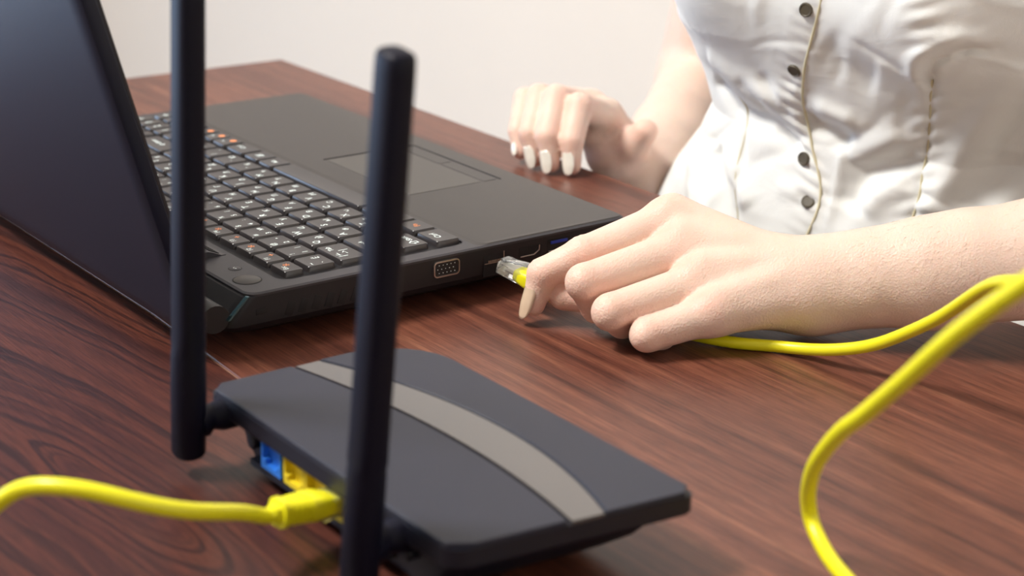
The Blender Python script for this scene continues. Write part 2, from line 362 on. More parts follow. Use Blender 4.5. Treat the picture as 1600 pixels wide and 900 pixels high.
def row(r, specs, h=19):
    for u0, wd, items in specs: key((u0+wd/2)*U, -r*U, wd*U-G, h-G, items)
def L2(lat, cyr, w_=16.4): return [(lat, -3.6, 2.6, 5.6, 0), (cyr, 3.2, -3.4, 4.8, 0)]
# function row
fn = ['Esc']+['F%d' % i for i in range(1, 13)]+['Ins', 'Prt', 'Del']; ic = ['\u2600', '\u263C', '\u25C0', '\u25B6', '\u2302', '\u25A3', '\u2638', '\u25A0', '\u25B2', '\u25BA', '\u25AE', '\u25C6', '\u25CF', '\u2022', '\u25A1', '\u25AA']
for i, t_ in enumerate(fn): key(8.6+i*17.9, 16.3, 15.2, 11.2, [(t_, -1.6, 2.2, 3.9, 0), ('+' if i % 2 else '*', 2.2, -2.6, 9 if i % 2 == 0 else 6, 1)])
n0 = ['~', '!', '"', '\u2116', ';', '%', ':', '?', '*', '(', ')', '_', '+']; n1 = ['`', '1', '2', '3', '4', '5', '6', '7', '8', '9', '0', '-', '=']
en = ['', '!', '@', '#', '$', '%', '^', '&', '*', '(', ')', '_', '+']
sp = [(0, 1, [('\u0401', 3.4, -3.2, 4.8, 0), ('~', -4.5, 4.2, 5, 0), ('`', -4.5, -3.5, 5, 0)])]
for i in range(1, 13): sp.append((i, 1, [(en[i], -4.4, 4.2, 4.2, 0), (n1[i], -4.4, -3.4, 4.6, 0), (n0[i] if i in (2, 3, 4, 6, 7) else '|', 3.8, -3.2, 3.8, 0)]))
sp.append((13, 1.72, [('Backspace', -1, 2.5, 4, 0)])); row(0, sp)
row(1, [(0, 1.5, [('|\u2190', -4, 3.4, 6, 0), ('\u2192|', -1, -1.6, 6, 0), ('Tab', 6.5, 3.2, 4.2, 0)])]+[(1.5+i, 1, L2(a, b)) for i, (a, b) in enumerate(zip('QWERTYUIOP[]', '\u0419\u0426\u0423\u041A\u0415\u041D\u0413\u0428\u0429\u0417\u0425\u042A'))]+[(13.5, 1.22, [('Enter', 0, 2, 3.6, 0)])])
row(2, [(0, 1.75, [('Caps Lock', -2, 2.5, 4, 0)])]+[(1.75+i, 1, L2(a, b)) for i, (a, b) in enumerate(zip("ASDFGHJKL;'", '\u0424\u042B\u0412\u0410\u041F\u0420\u041E\u041B\u0414\u0416\u042D'))]+[(12.75, 1.97, [('\u2190', -3, 0, 7, 0), ('Enter', 5, 0, 4.5, 0)])])
row(3, [(0, 1.25, [('\u21E7', -5, -2.2, 7, 0), ('Shift', 2.5, -2.2, 4.6, 0)]), (1.25, 1, [('\\', -3, 2, 5, 0)])]+[(2.25+i, 1, L2(a, b)) for i, (a, b) in enumerate(zip('ZXCVBNM,./', '\u042F\u0427\u0421\u041C\u0418\u0422\u042C\u0411\u042E,'))]+[(12.25, .8, [('Shift', 0, 0, 3.6, 0)])])
key(258.5, -57, 12.6, 16.4, [('\u2191', 0, 0, 6, 0)]); key(273.5, -57, 12.6, 16.4, [('.', 0, 0, 6, 0)])
yb = -77.2+.6
for c_, w_, it in ((10.3, 20, [('Ctrl', 0, 1.5, 5, 0)]), (31.3, 17, [('Fn', 0, 0, 5, 1)]), (50, 16, [('\u25A0', 0, 0, 5, 0)]), (67.5, 15.5, [('Alt', 0, 0, 4.6, 0)]), (184.5, 15.5, [('Alt', 0, 0, 4.6, 0)]), (202, 15.5, [('\u25A4', 0, 0, 6, 0)]), (222.5, 20, [('Ctrl', 3, 0, 4.6, 0)]), (243.5, 15, [('\u2190', 2, 2, 5, 0), ('\u25CF', -2, -3, 6, 1)]), (258.5, 12.6, [('\u2193', 2, 2, 5, 0), ('\u25CF', -2, -3, 6, 1)]), (273.5, 12.6, [('\u2192', 2, 2, 5, 0), ('\u25CF', -2, -3, 6, 1)])):
    key(c_, yb, w_, 14.6, it)
key(126.3, yb, 96.5, 14.6, None)
for r in range(5):
    for c_ in range(4):
        tx = ['/*-+', '789+', '456+', '123\u2190', '00.\u2190'][r][c_]
        key(288.6+c_*12.1, 0-r*U*(.985 if r == 4 else 1)*1.0, 10.2, 16.2 if r < 4 else 14.6, [(tx, 0, 1, 6.5, 0)])
for c_ in range(3): key(294+c_*12.1, 16.3, 10.2, 11.2, [('--', 0, 0, 4, 0)])
# power button, one-key button, hinge parts, grille
def disc(name, x, y, r, z0, z1, m, parent, n=28):
    v, f = loft([[(x+q*math.cos(2*PI*i/n), y+q*math.sin(2*PI*i/n), z) for i in range(n)] for q, z in ((r, z0), (r, z1-.2), (r-.3, z1))]); return mesh(name, v, f, m, parent, sharp=40)
disc('button_groove', 5.5, 40.5, 7.4, 28.72, 28.8, m_line, lap); disc('power_button', 5.5, 40.5, 6.7, 28.75, 29.1, m_palm, lap)
disc('button_groove', 24, 37.2, 3.5, 28.72, 28.8, m_line, lap); disc('recovery_button', 24, 37.2, 3.1, 28.75, 29.0, m_deck, lap)
tx = text_mesh([('\u21B6', 0, 0, 3.4, 0)]); mesh('button_mark', [(a+24, b+37.2, 29.05) for a, b, c in tx[0]], tx[1], m_legend, lap, smooth=False)
# hinge cover: bar stepped down behind a ribbed grille
v, f = loft([[(x, y, z) for y, z in ((30.5, 28.72), (30.5, 28.9), (33, 29.0), (39, 31.6), (41, 32), (60, 31.2), (62, 30), (62, 17), (50, 17), (30.5, 27))] for x in (46, 47, 309, 310)])
mesh('hinge_cover', v, f, m_deck, lap, sharp=25)
bm = bmesh.new()
for i in range(124):
    x = 49+i*2.08; add_box(bm, (x, 36.0, 30.45), (.9, 6.2, .5), 0, Matrix.Rotation(.41, 3, 'X'))
tag(bm_obj('speaker_grille', bm, m_line, lap, smooth=False), kind='stuff')
for x0, x1 in ((-13, 30), (298, 340)):
    v, f = loft([[(x, 68+7.5*math.cos(t), 19+7.0*math.sin(t)) for t in [2*PI*i/20 for i in range(20)]] for x in (x0, x0+.8, x1-.8, x1)]); mesh('hinge', v, f, m_portblack, lap, sharp=40)
v, f = loft([[(XL-.12, 51.4, 27.8), (XL-.12, 62.2, 17.6), (XL-.12, 60.8, 17.6), (XL-.12, 50.2, 27.8)], [(XL+1.6, 52.0, 27.8), (XL+1.6, 62.6, 17.8), (XL+1.6, 61.2, 17.8), (XL+1.6, 50.8, 27.8)]])
mesh('chamfer_glint_strip', v, f, m_glint, lap, smooth=False)  # added strip, painted highlight along the rear chamfer
# lid: thin tilted slab behind
lid_dir = Vector((0, .285, 1)).normalized(); lid_n = Vector((0, 1, -.285)).normalized()
L0 = Vector((0, 71.5, 13))
def lidpt(x, s, t): return tuple(L0+lid_dir*s+lid_n*t+Vector((x, 0, 0)))
LH = 232
def lidring(x0, x1, s0, s1, t, r): return [lidpt(x, s, t) for x, s in rrect(x0, x1, s0, s1, r, 5)]
v, f = loft([lidring(XL+.5, XR-.5, .5, LH-.5, 1.5, 7), lidring(XL, XR, 0, LH, 2.2, 7), lidring(XL, XR, 0, LH, 6.2, 7), lidring(XL+.8, XR-.8, .8, LH-.8, 8.2, 7), lidring(XL+3, XR-3, 3, LH-3, 9.3, 7), lidring(XL+9, XR-9, 9, LH-9, 9.9, 6)])
lid = mesh('lid', v, f, m_lid, lap, sharp=30)
v, f = loft([lidring(XL+.6, XR-.6, .6, LH-.6, 0, 7), lidring(XL+.3, XR-.3, .3, LH-.3, 1.5, 7), lidring(XL+1, XR-1, 1, LH-1, 2.0, 7)]); mesh('screen_bezel', v, f, m_bezel, lap, sharp=30)
v, f = loft([lidring(XL+16, XR-16, 26, LH-16, .02, 1), lidring(XL+16, XR-16, 26, LH-16, -.2, 1)]); mesh('screen', v, f, m_screen, lap, smooth=False)
# ports in the left side
def xp(d=0): return XL-d
def side_ring(y0, y1, z0, z1, r, x, n=4): return [(x, a, b) for a, b in rrect(y0, y1, z0, z1, r, n)]
def port_frame(name, y0, y1, z0, z1, r, w_, m, parent, proud=.8):
    v, f = loft([side_ring(y0, y1, z0, z1, r, xp(-.3)), side_ring(y0, y1, z0, z1, r, xp(proud)), side_ring(y0+w_, y1-w_, z0+w_, z1-w_, max(r-w_, .2), xp(proud)), side_ring(y0+w_, y1-w_, z0+w_, z1-w_, max(r-w_, .2), xp(.1))], False, False)
    return mesh(name, v, f, m, parent, sharp=30)
vga = port_frame('vga_port', -72.6, -56.4, 17.0, 25.6, 2.2, .65, m_steel, lap, 1.2)
v, f = loft([side_ring(-71.9, -57.1, 17.7, 24.9, 1.6, xp(.1)), side_ring(-71.9, -57.1, 17.7, 24.9, 1.6, xp(.7))]); mesh('socket_face', v, f, m_portblack, vga, smooth=False)
bm = bmesh.new()
for rr_ in range(3):
    for c_ in range(5): add_box(bm, (xp(.8), -70.4+c_*2.45+(.9 if rr_ == 1 else 0)+.8, 19.2+rr_*2.1), (.3, .42, .42))
bm_obj('pin_holes', bm, m_legend, vga, smooth=False)
def dark_port(name, y0, y1, z0, z1, m=m_portblack, parent=lap, r=.6):
    v, f = loft([side_ring(y0, y1, z0, z1, r, xp(-.5)), side_ring(y0, y1, z0, z1, r, xp(.12))]); return mesh(name, v, f, m, parent, smooth=False)
lan = dark_port('network_port', -103.5, -88.5, 11.5, 23.2, m_line)
bm = bmesh.new()
for i in range(8): add_box(bm, (xp(.25), -92-i*1.05, 19.6), (.3, .5, 1.0))
add_box(bm, (xp(.25), -95.8, 18.6), (.3, 13, .3)); add_box(bm, (xp(.3), -101.8, 22.2), (.3, .35, 3.6))
bm_obj('contacts', bm, m_gold, lan, smooth=False)
hd = dark_port('hdmi_port', -127, -112, 17.8, 23.5, m_line)
tube('port_rim', [(xp(.3), -113, 18.4), (xp(.3), -122, 18.4), (xp(.3), -125.4, 20.4), (xp(.3), -125.6, 23.2)], .28, m_steel, hd, 6)
us = dark_port('usb_port', -147, -131, 17.6, 24.6, m_line)
tube('port_rim', [(xp(.3), -132, 18.2), (xp(.3), -145.4, 18.2), (xp(.3), -145.6, 20)], .28, m_steel, us, 6)
box('port_tongue', (xp(.3), -139, 22.9), (.5, 11.5, 1.6), m_usbblue, us, .1)
for yy in (-152, -156): pass
for k in range(9):
    y = 28-k*7.5-(18 if k > 4 else 0)*0
    if y < -52: break
    box('vent_slot', (xp(.02), y, 17.5), (.3, 4.2, 7.5), m_line, lap, .1, Matrix.Rotation(.35, 3, 'X'))
box('lock_slot', (xp(.05), 44, 19), (.4, 6, 3), m_line, lap, .1)

# ------------------------------------------------------------------ router
rt = empty('wifi_router', (-205, 70, 0)); tag(rt, 'flat black wireless router with glossy curved band and two upright antennas', 'router')
RX0, RX1, RY0, RY1 = -300, -112, 21.5, 123
def wr(v):
    x, y, z = v; t = min(1, max(0, (y-RY0)/(RY1-RY0))); h = max(0, (-206-x)/94); return (x+13*t*h, y, z)
def rmesh(name, v, f, m, parent, **k): return mesh(name, [wr(q) for q in v], f, m, parent, **k)
def rr4(x0, x1, y0, y1, rs, n=6):
    pts = []
    for sx_, sy_, a, r in ((x1, y1, 0, rs[0]), (x0, y1, 90, rs[1]), (x0, y0, 180, rs[2]), (x1, y0, 270, rs[3])):
        cx, cy = sx_-math.copysign(r, sx_-x0-1), sy_-math.copysign(r, sy_-y0-1)
        for i in range(n+1): t = math.radians(a+90*i/n); pts.append((cx+r*math.cos(t), cy+r*math.sin(t)))
    return pts
CR4 = (5, 9, 5, 33)
def rring(dx, dy, z, r, sag=0): return [(x, y, z) for x, y in rr4(RX0+dx, RX1-dx, RY0+dy, RY1-dy, [max(2, q+r-11) for q in CR4])]
def bring(l, r_, fa, ne, z, q): return [(x, y, z) for x, y in rr4(RX0+l, RX1-r_, RY0+fa, RY1-ne, [q, q, q, q+8])]
v, f = loft([bring(34, 30, 26, 12, 1.6, 10), bring(30, 26, 22, 9, 2.4, 10), bring(22, 17, 17, 8.2, 6, 9), bring(14, 10, 11, 8.2, 12, 8), bring(9, 7, 7, 8.2, 19, 7), bring(6, 6, 6, 8, 24, 6), bring(5, 5, 5, 4.6, 27.5, 6)])
rmesh('base_shell', v, f, m_rbase, rt, sharp=30)
for x in (RX0+48, RX1-48):
    for y in (RY0+38, RY1-38): cyl('rubber_foot', (x, y, 0), (x, y, 4), 5, 5, m_rbase, rt)
v, f = loft([rring(5, 4.6, 21.5, 10), rring(.6, .6, 22.5, 11), rring(0, 0, 23.5, 11), rring(0, 0, 30, 11), rring(1.2, 1.2, 30.2, 10)])
rmesh('lid_plate', v, f, m_rbase, rt, sharp=25)
# two matt panels separated by the curved glossy band
def yl(x):  # near edge of band (camera side)
    t = (x+112)/-188; return 83-40*t*(1-t)-7*t
def yu(x):
    t = (x+112)/-188; return 70-74*t*(1-t)-9*t
def panel(name, lower, upper, z, m, bev=.5, x0=RX0+.3, x1=RX1-.3, n=36, round_far=None):
    top, bot = [], []
    for i in range(n+1):
        x = x1+(x0-x1)*i/n; bot.append((x, lower(x))); top.append((x, upper(x)))
    pts = bot+top[::-1]; cx = sum(p[0] for p in pts)/len(pts); cy = sum(p[1] for p in pts)/len(pts)
    def rg(e, z_):
        return [(x+(e if x < cx else -e)*min(1, abs(x-cx)/60), y+(e if (j >= len(bot)) == (top[0][1] < bot[0][1]) else -e), z_) for j, (x, y) in enumerate(pts)]
    v, f = loft([rg(0, 29.5), rg(0, z-.5), rg(bev, z)]); return rmesh(name, v, f, m, rt, sharp=25)
def rc(x, near):  # corner rounding depth
    a0, a1 = x-(RX0+.3), (RX1-.3)-x; a = min(a0, a1); r = (CR4[1] if a0 < a1 else CR4[0]) if near else (CR4[2] if a0 < a1 else CR4[3]); return 0 if a >= r else r-math.sqrt(max(0, r*r-(r-a)**2))
panel('matt_panel', lambda x: RY1-.3-rc(x, True), lambda x: yl(x)+.9, 32.2, m_router)
panel('matt_panel', lambda x: yu(x)-.2, lambda x: RY0+.3+rc(x, False), 32.2, m_router)
panel('gloss_band', lambda x: yl(x)-.9, lambda x: yu(x)+.3, 31.6, m_gloss, .2)
# rear sockets
ry = RY1-5.5
sock = []
for i in range(5):
    x1 = -149.5-i*16.4-(1.6 if i else 0); x0 = x1-15.6
    m = m_pblue if i == 0 else m_pyel; nm_ = 'wan_socket' if i == 0 else 'lan_socket'
    fr = []
    def sr(a0, a1, b0, b1, y): return [(x, y, z) for x, z in ((a0, b0), (a1, b0), (a1, b1), (a0, b1))]
    yo = RY1-3.2
    v, f = loft([sr(x0, x1, 9, 22.8, yo-3), sr(x0, x1, 9, 22.8, yo), sr(x0+1.3, x1-1.3, 11.3, 21.7, yo), sr(x0+1.3, x1-1.3, 11.3, 21.7, yo-4.6)], True, True)
    s_ = mesh(nm_, v, f, m, rt, smooth=False)
    bm = bmesh.new()
    for k in range(8): add_box(bm, (x0+3.6+k*1.12, yo-2.6, 19.1), (.5, 3.4, .5), 0, Matrix.Rotation(.3, 3, 'X'))
    bm_obj('contacts', bm, m_gold, s_, smooth=False)
    bm = bmesh.new(); add_box(bm, (x0+2.3, yo-1.2, 12.3), (2.4, 2.6, 2.4), .2); add_box(bm, (x1-2.3, yo-1.2, 12.3), (2.4, 2.6, 2.4), .2); bm_obj('latch_notch', bm, m, s_)
v, f = loft([[(x, y, z) for x, y in rrect(-241, -140, RY1-14, RY1-3.0, 1, 3)] for z in (6.5, 9.1)]); mesh('socket_sill', v, f, m_rbase, rt, sharp=30)
disc_x = -128
cyl('power_socket', (-137, RY1-9, 15), (-137, RY1-5.2, 15), 3.6, 3.6, m_rbase, rt)
cyl('reset_button', (-254, RY1-8, 15), (-254, RY1-2.5, 15), 3, 3, m_rbase, rt)
# antennas
def antenna(px, lean, L=196, bz=5.5):
    """swivels on a stub along +y; blade 13.5 wide"""
    yc = 138; a = math.radians(lean)
    ax = Vector((-math.sin(a), 0, math.cos(a))); sx = Vector((math.cos(a), 0, math.sin(a))); o = Vector((px, yc, bz))
    def rg(s, hw, hd, p=2.6, n=24):
        out = []
        for i in range(n):
            t = 2*PI*i/n; c_, s_ = math.cos(t), math.sin(t)
            out.append(tuple(o+ax*s+sx*(hw*math.copysign(abs(c_)**(2/p), c_))+Vector((0, hd*math.copysign(abs(s_)**(2/p), s_), 0))))
        return out
    prof = [(0, 5.2, 4.8), (.6, 6.2, 5.8), (2.2, 7.1, 6.7), (30, 7.2, 6.9), (46, 7.1, 6.7), (48.5, 7.0, 6.3), (51, 7.0, 6.0), (58, 7.0, 5.8), (L-6, 6.7, 5.4), (L-2, 6.5, 5.2), (L-.7, 5.9, 4.6), (L, 4.6, 3.4)]
    an = empty('antenna', (0, 0, 0)); an.parent = rt; an.location = Vector((px, yc, bz))*S-rt.location
    bl = prof[:]
    v, f = loft([rg(s, w_, d_, 3.2 if s > 50 else 2.3) for s, w_, d_ in bl]); mesh('antenna_blade', v, f, m_ant, an, sharp=50)
    zc = bz+16
    pts = [(px-1, 134, zc-1.5), (px-1, 131, zc-1.5), (px-1, 129, zc-1), (px-1, 127, zc-1), (px-1, 123, zc-1), (px-1, 114, zc-1)]
    tube('swivel_stub', pts, [7.2, 7.0, 5.6, 5.6, 6.8, 6.8], m_ant, an, 24)
antenna(-121.5, 4.6, 196, 8); antenna(-252.0, 7.0, 197, 8)

# ------------------------------------------------------------------ cables
def plug(parent, origin, direction, up, name='connector_body', boot=True):
    """RJ45: origin = front tip centre, direction = pointing from tip to cable"""
    d = Vector(direction).normalized(); u = Vector(up); u = (u-d*u.dot(d)).normalized(); s = d.cross(u); o = Vector(origin)
    R = Matrix((d, s, u)).transposed()
    def B(nm_, c, sz, m, bev=.3, par=parent, rot=None):
        bm = bmesh.new(); add_box(bm, (0, 0, 0), sz, bev, rot); bmesh.ops.transform(bm, matrix=Matrix.Translation(o)@R.to_4x4()@Matrix.Translation(c), verts=bm.verts[:]); return bm_obj(nm_, bm, m, par)
    body = B(name, (10.5, 0, 0), (21, 11.7, 6.6), m_clear, .5)
    bm = bmesh.new()
    for k in range(8): add_box(bm, (1.8+.8, -3.57+k*1.02, -2.2), (4.6, .45, 2.0))
    bmesh.ops.transform(bm, matrix=Matrix.Translation(o)@R.to_4x4(), verts=bm.verts[:]); bm_obj('contact_pins', bm, m_gold, body, smooth=False)
    bm = bmesh.new()
    for k in range(8): add_box(bm, (9, -3.57+k*1.02, 0), (8, .8, .8))
    bmesh.ops.transform(bm, matrix=Matrix.Translation(o)@R.to_4x4(), verts=bm.verts[:]); bm_obj('wires', bm, m_gold, body, smooth=False)
    B('latch_tab', (8.5, 0, 5.0), (17, 5.6, .9), m_clear, .2, body, Matrix.Rotation(-.20, 3, 'Y'))
    B('latch_base', (1.6, 0, 3.6), (3.2, 6.0, 1.6), m_clear, .2, body)
    if boot:
        def rg(x, hw, hh): return [tuple(o+R@Vector((x, a, b))) for a, b in rrect(-hw, hw, -hh, hh, min(hw, hh)*.6, 4)]
        prof = [(11, 5.1, 2.7), (13, 5.7, 3.2), (18, 6.5, 4.3), (23.5, 6.5, 5.0)]
        x = 24
        while x < 33: prof += [(x+.3, 6.2-.13*(x-24), 4.9), (x+1.2, 6.2-.13*(x-24), 4.9), (x+1.35, 5.4-.13*(x-24), 4.2), (x+2.1, 5.4-.13*(x-24), 4.2)]; x += 2.2
        prof += [(35.2, 4.6, 4.3), (35.3, 5.4, 5.4), (37.4, 5.4, 5.4), (37.6, 3.6, 3.6), (40, 3.1, 3.1)]
        v, f = loft([rg(*p) for p in prof]); mesh('strain_relief_boot', v, f, m_cable, parent, sharp=30)
    return o, R
# cable held at the laptop
ca = empty('network_cable', (-60, -95, 0)); tag(ca, 'yellow network cable held by its clear plug at the laptop side, looping off right', 'cable')
P1 = Vector((-27, -92.5, 21.5)); d1 = Vector((-1, -.24, -.20)).normalized()
plug(ca, P1, d1, (0, 0, 1))
e1 = P1+d1*38.5
CA = [tuple(e1), tuple(e1+d1*8), (-96, -120, 7), (-118, -134, 4), (-143.3, -148.4, 3.0), (-155.6, -160.8, 3.0), (-169.6, -167.6, 4.4), (-187.3, -170.8, 8.8), (-206.6, -175.7, 16.0), (-226.8, -174.7, 28.7), (-251.2, -167.5, 45.6), (-270.3, -157.4, 60.4), (-290.9, -144.5, 75.9), (-307.7, -132.1, 85.7), (-324.8, -120.2, 93.0), (-338.5, -114.9, 98.2), (-345, -110, 99),
      (-400, -92, 118), (-455, -60, 145), (-482, -15, 168), (-470, 25, 172), (-449, 37, 163), (-439.2, 35.0, 154.8), (-429.0, 32.4, 146.0), (-409.9, 28.0, 127.6), (-390.1, 20.2, 107.3), (-375.6, 14.0, 93.3), (-362.5, 9.0, 80.5), (-354.7, 5.5, 74.0), (-346.6, 1.3, 66.4), (-337.4, -3.7, 56.5), (-329.3, -8.4, 46.7), (-322.7, -13.4, 37.2), (-318.6, -17.2, 28.8), (-316.8, -19.7, 22.1), (-317.8, -20.8, 15.5), (-322.3, -19.3, 12.0), (-329.0, -16.3, 9.8), (-337.9, -11.8, 9.0), (-349.5, -6.4, 9.4), (-364.9, 0.8, 10.5), (-383.0, 8.0, 11.3), (-415, 35, 20), (-440, 60, 14), (-470, 120, 3), (-520, 260, 3), (-560, 400, 3)]
tube('cord', soften(catmull(CA, 8)), 3.0, m_cable, ca, 18)
# cable plugged into the router
cb_ = empty('network_cable', (-210, 160, 0)); tag(cb_, 'yellow network cable plugged into the back of the black router, leaving left', 'cable')
P2 = Vector((-207.5, 111, 17)); d2 = Vector((-.12, 1, .13)).normalized()
plug(cb_, P2, d2, (0, 0, -1))
e2 = P2+d2*38.5
CB = [tuple(e2), tuple(e2+d2*5), (-219.5, 166, 30.4), (-224.4, 180.4, 36.5), (-225.2, 193.1, 41.2), (-221.5, 207.3, 46.8), (-214.5, 220.0, 51.6), (-205.9, 230.1, 52.7), (-196.9, 236.7, 50.2), (-190.1, 242.3, 44.2), (-184.2, 249.7, 35.9), (-172, 275, 20), (-150, 330, 7), (-120, 400, 3), (-60, 500, 3), (20, 600, 3)]
tube('cord', soften(catmull(CB, 8)), 3.0, m_cable, cb_, 18)

# ------------------------------------------------------------------ implicit surfaces (signed distance + surface nets)
def cone(a, b, ra, rb):
    a = np.array(a, float); b = np.array(b, float)
    def fn_(p):
        ba = b-a; l2 = ba@ba; t = np.clip(((p-a)@ba)/l2, 0, 1)
        return np.linalg.norm(p-a-t[:, None]*ba, axis=1)-(ra+(rb-ra)*t)
    return fn_
def ell(c, r, R=None):
    c = np.array(c, float); r = np.array(r, float)
    def fn_(p):
        q = (p-c) if R is None else (p-c)@R
        k = np.linalg.norm(q/r, axis=1); k2 = np.linalg.norm(q/(r*r), axis=1)+1e-9
        return k*(k-1)/k2
    return fn_
def smin(a, b, k):
    if k <= 0: return np.minimum(a, b)
    h = np.clip(.5+.5*(b-a)/k, 0, 1); return b*(1-h)+a*h-k*h*(1-h)
def smax(a, b, k): return -smin(-a, -b, k)
def uni(fs, k):
    def fn_(p):
        d = fs[0](p)
        for f in fs[1:]: d = smin(d, f(p), k)
        return d
    return fn_
def nets(fn_, lo, hi, h, smooth=2):
    lo = np.array(lo, float); hi = np.array(hi, float); c = 4; H = h*c
    nb = np.ceil((hi-lo)/H).astype(int)+1
    gi = np.stack(np.meshgrid(*[np.arange(n) for n in nb], indexing='ij'), -1).reshape(-1, 3)
    dc = fn_(lo+(gi+.5)*H); act = np.abs(dc) < H*1.15+2
    dims = nb*c+1; F = np.full(dims, 9., np.float32)
    cell_sign = np.where(dc > 0, 9., -9.).reshape(nb)
    F[:-1, :-1, :-1] = np.repeat(np.repeat(np.repeat(cell_sign, c, 0), c, 1), c, 2)
    mask = np.zeros(dims, bool)
    A = gi[act]*c
    off = np.stack(np.meshgrid(*[np.arange(c+1)]*3, indexing='ij'), -1).reshape(-1, 3)
    for o in off: mask[A[:, 0]+o[0], A[:, 1]+o[1], A[:, 2]+o[2]] = True
    idx = np.argwhere(mask)
    for s in range(0, len(idx), 400000):
        q = idx[s:s+400000]; F[q[:, 0], q[:, 1], q[:, 2]] = fn_(lo+q*h)
    I = F < 0
    n = I[:-1, :-1, :-1].astype(np.int8)
    cnt = sum(I[a:dims[0]-1+a, b:dims[1]-1+b, e:dims[2]-1+e].astype(np.int8) for a in (0, 1) for b in (0, 1) for e in (0, 1))
    cells = np.argwhere((cnt > 0) & (cnt < 8)); cid = -np.ones(np.array(dims)-1, np.int64); cid[cells[:, 0], cells[:, 1], cells[:, 2]] = np.arange(len(cells))
    acc = np.zeros((len(cells), 3)); num = np.zeros(len(cells))
    cor = [(a, b, e) for a in (0, 1) for b in (0, 1) for e in (0, 1)]
    for i, a in enumerate(cor):
        for b in cor[i+1:]:
            if sum(abs(x-y) for x, y in zip(a, b)) != 1: continue
            va = F[cells[:, 0]+a[0], cells[:, 1]+a[1], cells[:, 2]+a[2]]; vb = F[cells[:, 0]+b[0], cells[:, 1]+b[1], cells[:, 2]+b[2]]
            cr_ = (va < 0) != (vb < 0); t = np.where(cr_, va/np.where(cr_, va-vb, 1), 0)
            acc += np.where(cr_[:, None], np.array(a)+(np.array(b)-np.array(a))*t[:, None], 0); num += cr_
    V = lo+(cells+acc/num[:, None])*h
    quads = []
    for ax in range(3):
        u, v_ = [k for k in range(3) if k != ax]
        sl0 = [slice(None)]*3; sl1 = [slice(None)]*3; sl0[ax] = slice(0, -1); sl1[ax] = slice(1, None)
        ch = I[tuple(sl0)] != I[tuple(sl1)]; e = np.argwhere(ch); e = e[(e[:, u] > 0) & (e[:, v_] > 0) & (e[:, u] < dims[u]-1) & (e[:, v_] < dims[v_]-1)]
        ins = I[e[:, 0], e[:, 1], e[:, 2]]
        def cc(du, dv): q = e.copy(); q[:, u] -= du; q[:, v_] -= dv; return cid[q[:, 0], q[:, 1], q[:, 2]]
        Q = np.stack([cc(0, 0), cc(1, 0), cc(1, 1), cc(0, 1)], 1)
        flip = ins if ax != 1 else ~ins
        Q[~flip] = Q[~flip][:, ::-1]; quads.append(Q)
    Q = np.concatenate(quads); Q = Q[(Q >= 0).all(1)]
    E = np.concatenate([Q[:, [0, 1]], Q[:, [1, 2]], Q[:, [2, 3]], Q[:, [3, 0]]])
    for k in range(smooth):
        s_ = np.zeros_like(V); c_ = np.zeros(len(V))
        for a, b in ((0, 1), (1, 0)):
            for d in range(3): s_[:, d] += np.bincount(E[:, a], V[E[:, b], d], len(V))
            c_ += np.bincount(E[:, a], minlength=len(V))
        V = V*.5+.5*s_/np.maximum(c_, 1)[:, None]
    return V, Q
def np_mesh(name, V, Q, mat_, parent, blush=None):
    me = bpy.data.meshes.new(name); me.vertices.add(len(V)); me.vertices.foreach_set('co', (V*S).astype(np.float32).ravel())
    me.loops.add(len(Q)*4); me.loops.foreach_set('vertex_index', Q.astype(np.int32).ravel())
    me.polygons.add(len(Q)); me.polygons.foreach_set('loop_start', np.arange(0, len(Q)*4, 4, dtype=np.int32)); me.polygons.foreach_set('loop_total', np.full(len(Q), 4, np.int32))
    me.update(calc_edges=True); me.validate()
    if blush is not None:
        at = me.attributes.new('blush', 'FLOAT', 'POINT'); at.data.foreach_set('value', blush.astype(np.float32))
    return link(name, me, mat_, parent)

person = empty('person', (0, -430, -290)); tag(person, 'person in a white short-sleeved buttoned shirt seated at the desk, holding a cable plug', 'person')
BL = []   # blush centres
NAILS = []
def finger(pts, rad, blush=True, nail=None):
    """pts: joints root..tip, rad: radii; returns distance function"""
    fs = [cone(pts[i], pts[i+1], rad[i], rad[i+1]) for i in range(len(pts)-1)]
    if blush:
        for i in range(1, len(pts)): BL.append((np.array(pts[i], float), rad[i]*1.5, .42 if i < len(pts)-1 else .5))
    return uni(fs, 1.6)
# ---- left hand (near, holds the plug)
iM, iP, iD, iT = (-84, -155, 50), (-71.5, -110, 36.5), (-61.5, -91.5, 26.5), (-60.5, -87, 10.5)
mM, mP, mD, mT = (-100, -149, 39), (-89.5, -96.5, 29), (-86.5, -107, 13), (-95, -127, 8.5)
rM, rP, rD, rT = (-121, -144, 29), (-109.5, -97, 19.5), (-105.5, -108, 10.5), (-108, -126, 9)
pM, pP, pD, pT = (-138.5, -138, 19.5), (-127, -106, 11.5), (-124, -117, 8), (-120, -131, 9)
tC, tM, tI, tT = (-128, -190, 24), (-97, -150, 14), (-86, -118, 16), (-68, -100, 14.5)
WR = (-152, -195, 24); WR2 = (-146, -188, 27)
fing = [finger([iM, iP, iD, iT], [10.5, 9.0, 8.0, 5.9]), finger([mM, mP, mD, mT], [11, 9.6, 8.2, 7]), finger([rM, rP, rD, rT], [10.6, 9.3, 8, 7]), finger([pM, pP, pD, pT], [10, 8.6, 7.6, 6.5]), finger([tC, tM, tI, tT], [15, 11.5, 9.2, 7.2])]
palm_f = uni([cone(WR2, iM, 17, 11.5), cone(WR2, mM, 17, 12), cone(WR, rM, 17, 11.8), cone(WR, pM, 16, 11), cone((-150, -186, 22), (-122, -152, 17), 15, 12), cone((-136, -180, 26), (-96, -158, 24), 15, 12), ell((-118, -160, 24), (24, 22, 16))], 7)
